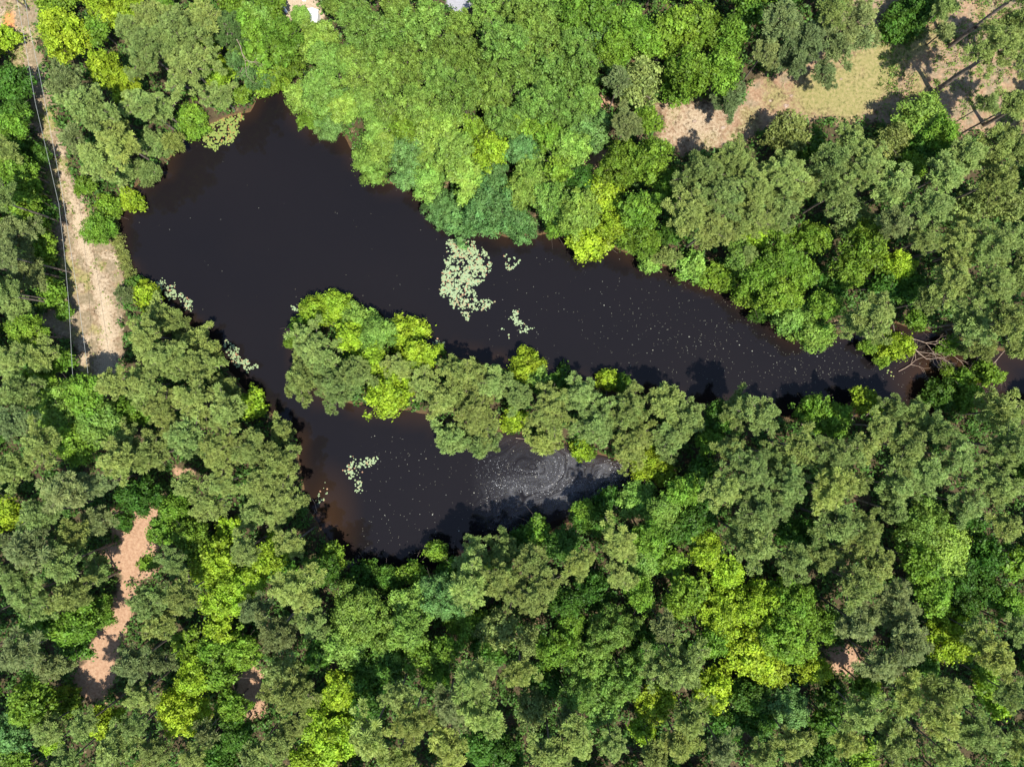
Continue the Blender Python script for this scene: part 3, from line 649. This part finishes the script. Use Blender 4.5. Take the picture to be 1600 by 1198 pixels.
tag(o, 'loose green weeds under the pines at the right end of the clearing', 'weeds', kind='stuff')
# marsh edge along the bank by the track
t = rs.rand(500); ex = 172 + t*36 + rs.normal(size=500)*5; ey = 340 + t*110 + rs.normal(size=500)*4
o = scatter('bank_sedge', ex, ey, rs.uniform(.1, .5, 500), rs.uniform(.15, .5, 500), 14, .09, 8, (.17, .20, .05))
tag(o, 'rusty green sedge along the bank beside the sandy track', 'sedge', kind='stuff')

# ---------------------------------------------------------------- things floating on the water
def discs(name, px, py, rad, z, mat, seed, sides=7, tint=None):
    rs = np.random.RandomState(seed); n_ = len(px); an = np.arange(sides)*2*math.pi/sides
    cx_ = (px-800)*PXM; cy_ = (599-py)*PXM; rot = rs.rand(n_)*6.28
    A_ = an[None]+rot[:, None]; rr = rad[:, None]*(.82+.3*rs.rand(n_, sides))
    V = np.stack([cx_[:, None]+rr*np.cos(A_), cy_[:, None]+rr*np.sin(A_), z + np.repeat(rs.rand(n_)*.035, sides).reshape(n_, sides)], -1).reshape(-1, 3)
    if tint is None: tint = rs.rand(n_)
    return link(name, npmesh(name, V, np.arange(n_*sides).reshape(-1, sides), mat, {'tint': np.repeat(tint, sides)}))
M_PAD = pad_material('lily_pads', (.25,.33,.175), (.20,.26,.12), (.30,.17,.09))
M_PADY = pad_material('yellow_lily_pads', (.20,.26,.06), (.16,.21,.05), (.30,.16,.06))
M_SPECK = pad_material('drifting_leaves', (.26,.27,.22), (.15,.14,.09), (.12,.10,.07))
def patch(label, P, n_, seed, mat=M_PAD, rmin=.06, rmax=.16, edge=7, gate=.36, ns=14):
    rs = np.random.RandomState(seed); P = np.array(P, float); lo = P.min(0)-12; hi = P.max(0)+12
    x = rs.uniform(lo[0], hi[0], n_*7); y = rs.uniform(lo[1], hi[1], n_*7)
    s = sdist(x, y, P) + (fnoise(x, y, ns, seed) - .5)*16
    pr = np.clip(.5 + s/edge, 0, 1) * np.where(vnoise(x, y, 7, seed+5) > gate, 1, .15) * np.where(vnoise(x, y, 2.6, seed+9) > .42, 1, .08)
    k_ = rs.rand(len(x)) < pr; x = x[k_][:n_]; y = y[k_][:n_]
    o = discs('water_lilies', x, y, rs.uniform(rmin, rmax, len(x)), WZ+.012, mat, seed)
    tag(o, label, 'water lilies', 'patches of water lilies', 'stuff')
patch('largest patch of pale lily pads in the middle of the pond', [(703,378),(716,380),(728,372),(750,392),(773,402),(768,418),(752,440),(725,445),(742,462),(768,474),(755,480),(738,486),(738,498),(732,500),(722,486),(700,470),(688,455),(690,430),(700,405)], 2700, 1)
patch('small pale lily clump right of the largest patch', [(792,398),(800,402),(808,412),(806,420),(796,418),(788,410)], 120, 2)
patch('hook shaped pale lily streak below the small clump', [(803,488),(811,484),(806,494),(814,503),(806,505),(799,497)], 90, 3, gate=.2, edge=4)
patch('slanting pale lily streak, right of the pair', [(812,516),(826,507),(829,511),(820,519),(808,520)], 90, 4, gate=.1, edge=4)
patch('thin pale lily streak, left of the pair', [(780,513),(790,514),(802,521),(796,524),(786,518)], 70, 5, gate=.1, edge=4)
patch('pale lily patch in the small pool', [(550,712),(556,722),(575,714),(588,716),(588,726),(566,734),(556,745),(568,752),(562,766),(548,766),(549,750),(536,744),(536,735),(548,730)], 360, 6, gate=.42)
patch('yellow green lily patch under the top left trees', [(318,200),(330,186),(352,184),(366,172),(376,180),(372,200),(362,212),(356,228),(340,224),(332,230),(316,226)], 1100, 7, M_PADY, gate=.25)
patch('lily clump off the left bank, topmost of three', [(240,444),(254,431),(252,448),(246,454)], 90, 8, gate=.1)
patch('lily clump off the left bank, middle of three', [(256,452),(270,446),(270,466),(262,470),(254,460)], 170, 9, gate=.1)
patch('lily clump off the left bank, lowest of three', [(280,460),(296,466),(294,482),(278,478)], 150, 10, gate=.1)
patch('feathery lily patch under the left bank pines', [(352,536),(370,544),(366,556),(388,558),(398,572),(386,582),(368,570),(358,558)], 340, 11, gate=.3)
patch('tiny reddish lily clump off the peninsula tip', [(455,478),(466,474),(470,484),(456,486)], 60, 12, gate=.1, edge=4)
patch('pale lily clump at the peninsula top shore', [(674,532),(686,534),(694,542),(680,544)], 90, 13, gate=.1, edge=4)
patch('yellow lily clump beside the half sunk dead branch', [(1378,582),(1392,578),(1396,588),(1382,590)], 60, 14, M_PADY, gate=.2, edge=5)
patch('sparse leaf litter in the small pool corner', [(500,765),(508,752),(512,770),(504,790),(488,778)], 70, 15, gate=.3)
rs = np.random.RandomState(5)
X = np.concatenate([rs.normal(1150, 130, 500), rs.uniform(560, 1000, 500), rs.normal(1280, 90, 250), rs.uniform(760, 1100, 160), rs.uniform(200, 700, 50), rs.uniform(1400, 1560, 160)])
Y = np.concatenate([rs.normal(530, 45, 500), rs.uniform(680, 860, 500), rs.normal(575, 28, 250), rs.uniform(400, 560, 160), rs.uniform(250, 500, 50), rs.uniform(540, 640, 160)])
ok = sdist(X, Y, POND) > 6; X = X[ok]; Y = Y[ok]
o = discs('drifting_leaves', X, Y, rs.uniform(.02, .055, len(X)) + (rs.rand(len(X)) < .03)*.05, WZ+.012, M_SPECK, 9, sides=5)
tag(o, 'pale specks of leaves drifting over the dark water', 'leaves', kind='stuff')

# foam swirl: thin film with procedural streaks, and flecks drifting along the curls
m, n, out = newmat('foam_film')
geo = N(n, 'ShaderNodeNewGeometry'); ns = N(n, 'ShaderNodeTexNoise'); ns.inputs['Scale'].default_value = .22; ns.inputs['Detail'].default_value = 3
n.links.new(geo.outputs['Position'], ns.inputs['Vector'])
at = N(n, 'ShaderNodeAttribute'); at.attribute_name = 'streak'; a2 = N(n, 'ShaderNodeAttribute'); a2.attribute_name = 'cover'
cmb = N(n, 'ShaderNodeCombineXYZ'); n.links.new(at.outputs['Fac'], cmb.inputs[0]); n.links.new(ns.outputs['Fac'], cmb.inputs[1])
n2 = N(n, 'ShaderNodeTexNoise'); n2.inputs['Scale'].default_value = 1.7; n2.inputs['Detail'].default_value = 7; n2.inputs['Roughness'].default_value = .65
n.links.new(cmb.outputs[0], n2.inputs['Vector'])
mr = N(n, 'ShaderNodeMapRange'); mr.inputs[1].default_value = .38; mr.inputs[2].default_value = .85; mr.inputs[4].default_value = .22
n.links.new(n2.outputs['Fac'], mr.inputs[0])
mu = N(n, 'ShaderNodeMath', operation='MULTIPLY'); n.links.new(mr.outputs[0], mu.inputs[0]); n.links.new(a2.outputs['Fac'], mu.inputs[1])
df = N(n, 'ShaderNodeBsdfDiffuse'); df.inputs[0].default_value = (.40, .41, .44, 1); tp = N(n, 'ShaderNodeBsdfTransparent')
ms = N(n, 'ShaderNodeMixShader'); n.links.new(mu.outputs[0], ms.inputs[0]); n.links.new(tp.outputs[0], ms.inputs[1]); n.links.new(df.outputs[0], ms.inputs[2]); n.links.new(ms.outputs[0], out.inputs[0])
fx = np.arange(700, 1030, 2.); fy = np.arange(655, 830, 2.); FX, FY = np.meshgrid(fx, fy, indexing='ij')
SW = [(828, 728, 1.0, 60), (975, 700, 1.2, 60), (740, 775, -.9, 40)]
st = np.zeros(FX.shape); wt = np.zeros(FX.shape)
for a, b, sg, rr in SW:
    dd = np.hypot((FX-a)*.8, (FY-b)*1.35) + (fnoise(FX, FY, 46, 61)-.5)*46 + (fnoise(FX, FY, 17, 62)-.5)*9; an = np.arctan2(FY-b, FX-a)
    w_ = np.exp(-(dd/rr/1.3)**2)+1e-4; st += w_*(dd*.12 + sg*np.minimum(np.abs(an-.4), 6.28-np.abs(an-.4))*.55 + a*.01); wt += w_
st /= wt
cov = np.clip((FX-735)/70, 0, 1)*np.clip((sdist(FX, FY, POND)-2)/12, 0, 1)
cov *= .35 + 1.1*np.clip((fnoise(FX, FY, 55, 9)-.38)*3.2, 0, 1) + .8*np.exp(-((FX-895)/22)**2-((FY-765)/26)**2) + .7*np.exp(-((FX-960)/30)**2-((FY-745)/36)**2)
fi = np.arange(FX.size).reshape(FX.shape); FF = np.stack([fi[:-1,:-1], fi[:-1,1:], fi[1:,1:], fi[1:,:-1]], -1).reshape(-1, 4)
FF = FF[cov.reshape(-1)[FF].max(1) > .01]; u, inv = np.unique(FF, return_inverse=True)
me = npmesh('foam', np.stack([(FX-800)*PXM, (599-FY)*PXM, np.full(FX.shape, WZ+.006)], -1).reshape(-1,3)[u], inv.reshape(-1,4), m, {'streak': st.reshape(-1)[u], 'cover': cov.reshape(-1)[u]})
tag(link('foam', me), 'grey white foam film swirling in the small pool', 'foam', kind='stuff')
M_FLECK = pad_material('foam_flecks', (.32,.33,.35), (.12,.13,.145), (.40,.36,.30))
qx = []; qy = []
for a, b, r0, r1, a0, a1, cnt_ in [(828,728,14,62,-.6,3.6,620),(828,728,44,66,.2,2.6,330),(940,735,18,40,-1.4,1.6,420),(905,745,10,42,.6,2.0,380),(740,770,18,46,-1.2,1.2,140),(965,730,6,30,0,6.28,120)]:
    r_ = rs.choice(np.linspace(r0, r1, 9), cnt_) + rs.normal(size=cnt_)*1.3; cnt_ = int(cnt_); a_ = rs.uniform(a0, a1, cnt_)
    r_ = r_*(1 + .12*np.sin(a_*3+a)); qx.append(a + r_*1.2*np.cos(a_)); qy.append(b + r_*.72*np.sin(a_))
qx = np.concatenate(qx); qy = np.concatenate(qy); ok = sdist(qx, qy, POND) > 4; qx = qx[ok]; qy = qy[ok]
o = discs('foam_flecks', qx, qy, .014 + .05*rs.rand(len(qx))**7 + .014*rs.rand(len(qx)), WZ+.014, M_FLECK, 4, sides=5)
tag(o, 'white flecks of foam drifting along the curls of the swirl', 'foam', kind='stuff')

# ---------------------------------------------------------------- dead branches
def dead(label, x, y, ang, L, seed, name='dead_branch', z=.2, spread=.9, depth=3, r0=.09):
    rs_ = random.Random(seed); tb = TB()
    def grow(p, a, pit, l, r, dep):
        q = p; pts = [p]
        for i in range(3):
            a += rs_.uniform(-.22, .22); pit += rs_.uniform(-.12, .12)
            q = q + np.array([math.cos(a)*math.cos(pit), math.sin(a)*math.cos(pit), math.sin(pit)])*l/3
            q[2] = max(q[2], WZ+.02); pts.append(q)
            if dep > 0 and i > 0:
                for s_ in ([1, -1] if rs_.random() < .3 else [rs_.choice([1, -1])]):
                    grow(q, a + s_*rs_.uniform(.35, spread), pit+rs_.uniform(-.2, .25), l*rs_.uniform(.45, .72), r*.55, dep-1)
        tb.path(pts, r, r*.6, 5)
    x0, y0, _ = g(x, y, z); grow(np.array([0., 0., z]), ang, .05, L, r0, depth)
    o = link(name, tb.mesh(name, M_DEAD)); o.location = (x0, y0, 0)
    tag(o, label, 'dead branch', 'dead branches over the water'); return o
dead('large pale dead branch fanning down over the brown water', 1408, 520, -.75, 5.5, 3, z=1.2)
dead('thin pale dead branch reaching right above the brown water', 1418, 528, -.1, 4, 8, z=1.0, r0=.07)
dead('half sunk dead branch at the mouth of the inlet', 1404, 580, .5, 3.2, 12, z=-.1, r0=.07)
dead('grey dead branch beside the small pine over the inlet', 1486, 552, -.9, 2.6, 15, z=.8, r0=.05)
dead('curling dead branch below the pines at the far right', 1572, 545, -2.2, 4, 21, z=1.0, r0=.07)
dead('small dead branch left of the curling one', 1528, 552, -1.9, 2.4, 22, z=.8, r0=.05)
dead('dead twigs at the notch of the peninsula', 806, 684, .1, 2.0, 31, z=.1, r0=.05)
dead('thin fallen stick in the small pool corner', 488, 779, -1.0, 2.0, 41, z=-.22, r0=.035, depth=1)
dead('pale twiggy branch on the bank below the foam swirl', 955, 800, .8, 3.4, 51, z=2.5, r0=.05)
dead('grey twiggy dead branch by the sandy yard', 462, 45, 2.4, 3.4, 61, z=6, r0=.05)
dead('bare grey dead limb among the feathery conifers', 370, 62, -1.0, 3.4, 71, z=13.5, r0=.06)

# ---------------------------------------------------------------- pole, wires, yard things
M_POLE = bark_material('weathered_pole', (.12,.09,.07), (.24,.19,.15)); M_WIRE = plain('cable', (.34,.36,.34), .5)
M_WHITE = plain('white_paint', (.78,.78,.78), .5); M_GREYMETAL = plain('grey_metal', (.35,.37,.4), .4, .5); M_BLUE = plain('dark_blue_tarp', (.06,.09,.15), .6)
bx, by, _ = g(46, 16)
root = bpy.data.objects.new('utility_pole', None); COL.objects.link(root); root.location = (bx, by, 0)
tag(root, 'brown wooden utility pole beside the orange clay patch', 'utility pole')
tb = TB(); tb.path([np.array([0,0,-.3]), np.array([0,0,5.]), np.array([.05,0,10.])], .15, .10, 10); link('pole', tb.mesh('pole', M_POLE), root)
tb = TB(); tb.add((-1.1,.2,9.3), (1.1,-.2,9.3), .06, .06); link('crossarm', tb.mesh('crossarm', M_POLE), root)
for sx in (-1, -.35, .35, 1):
    tb = TB(); tb.add((sx, -.18*sx, 9.36), (sx, -.18*sx, 9.56), .045, .03, sides=8); link('insulator', tb.mesh('insulator', M_GREYMETAL), root)
def wire(label, pts, z0):
    tb = TB(); P = []
    for i, (x, y) in enumerate(pts):
        P.append(np.array(g(x, y, z0 - .8*math.sin(math.pi*i/(len(pts)-1)))))
    Q = []
    for a, b in zip(P, P[1:]):
        for s_ in range(6): Q.append(a + (b-a)*s_/6)
    Q.append(P[-1]); tb.path(Q, .02, .02, 5)
    o = link('power_cable', tb.mesh('power_cable', M_WIRE)); tag(o, label, 'cable', 'cables over the sandy track')
wire('pale cable over the sandy track, right one of the pair', [(36,-25),(45,40),(62,118),(78,200),(97,300),(112,400),(124,480),(136,570),(142,630)], 9)
wire('pale cable over the sandy track, left one of the pair', [(22,-25),(38,60),(55,160),(76,250),(92,320),(101,400),(108,480),(112,560),(116,630)], 8.4)
def boxm(name, dims, mat, bev=.04):
    import bmesh
    bm = bmesh.new(); bmesh.ops.create_cube(bm, size=1)
    bmesh.ops.scale(bm, vec=dims, verts=bm.verts); bmesh.ops.translate(bm, vec=(0, 0, dims[2]/2), verts=bm.verts)
    bmesh.ops.bevel(bm, geom=bm.edges[:], offset=bev, segments=2, affect='EDGES')
    me = bpy.data.meshes.new(name); bm.to_mesh(me); bm.free(); me.materials.append(mat); return me
root = bpy.data.objects.new('shed', None); COL.objects.link(root); x0, y0, _ = g(487, 27, 2); root.location = (x0, y0, 0); root.rotation_euler = (0, 0, -.12)
tag(root, 'small white roofed shed at the edge of the sandy yard', 'shed')
link('wall', boxm('wall', (1.5, 2.2, 1.9), M_WHITE), root)
import bmesh
bm = bmesh.new()
vs = [bm.verts.new(v_) for v_ in [(-.85,-1.3,1.88),(.85,-1.3,1.88),(0,-1.3,2.3),(-.85,1.3,1.88),(.85,1.3,1.88),(0,1.3,2.3)]]
for f_ in [(0,1,2),(5,4,3),(0,2,5,3),(1,4,5,2),(0,3,4,1)]: bm.faces.new([vs[i] for i in f_])
me = bpy.data.meshes.new('roof'); bm.to_mesh(me); bm.free(); me.materials.append(M_WHITE); link('roof', me, root)
link('door', boxm('door', (.7, .05, 1.6), M_GREYMETAL, .01), root, (0, -1.13, 0.02))
tb = TB(); tb.path([np.array([-.9, 1.4, .25]), np.array([0, 0, .25]), np.array([.9, -1.4, .25])], .22, .22, 8)
o = link('pipe', tb.mesh('pipe', M_WHITE)); x0, y0, _ = g(440, 8); o.location = (x0, y0, 0); tag(o, 'white pipe lying along the left edge of the sandy yard', 'pipe')
o = link('tarp_bundle', boxm('tarp_bundle', (.9, .6, .5), M_BLUE, .18)); x0, y0, _ = g(444, 1); o.location = (x0, y0, 0); tag(o, 'dark blue covered bundle at the top edge of the yard', 'bundle')
o = link('crate', boxm('crate', (.6, .5, .45), M_WHITE, .05)); x0, y0, _ = g(476, 1); o.location = (x0, y0, 0); tag(o, 'small white crate on the sandy yard', 'crate')
# pale stones in the clearing
for i, (x, y, s_) in enumerate([(1228,166,.5),(1236,150,.3),(1203,158,.28),(1085,190,.35),(1314,124,.25),(1130,200,.4)]):
    bm = bmesh.new(); bmesh.ops.create_icosphere(bm, subdivisions=3, radius=1)
    rr_ = random.Random(i)
    for v_ in bm.verts: v_.co *= 1 + .18*math.sin(v_.co.x*5+i*2)*math.cos(v_.co.y*4+i) + rr_.uniform(-.03,.03)
    bmesh.ops.scale(bm, vec=(s_, s_*.7, s_*.35), verts=bm.verts); me = bpy.data.meshes.new('stone'); bm.to_mesh(me); bm.free()
    me.materials.append(M_DEAD); o = link('stone', me); x0, y0, _ = g(x, y); o.location = (x0, y0, .05)
    tag(o, ['largest white stone, in the middle of the clearing', 'pale stone just above the largest white stone', 'pale stone left of the largest white stone', 'pale stone at the far left of the sandy clearing',
            'pale stone highest up in the grassy clearing', 'pale stone between the left and middle of the clearing'][i], 'stone', 'pale stones in the clearing')

kc = defaultdict(int)
for o in bpy.data.objects:
    if o.parent is None and 'category' in o: kc[o['category']] += 1
print(dict(kc), max(len(it[-1].replace(',', '').split()) for it in items))
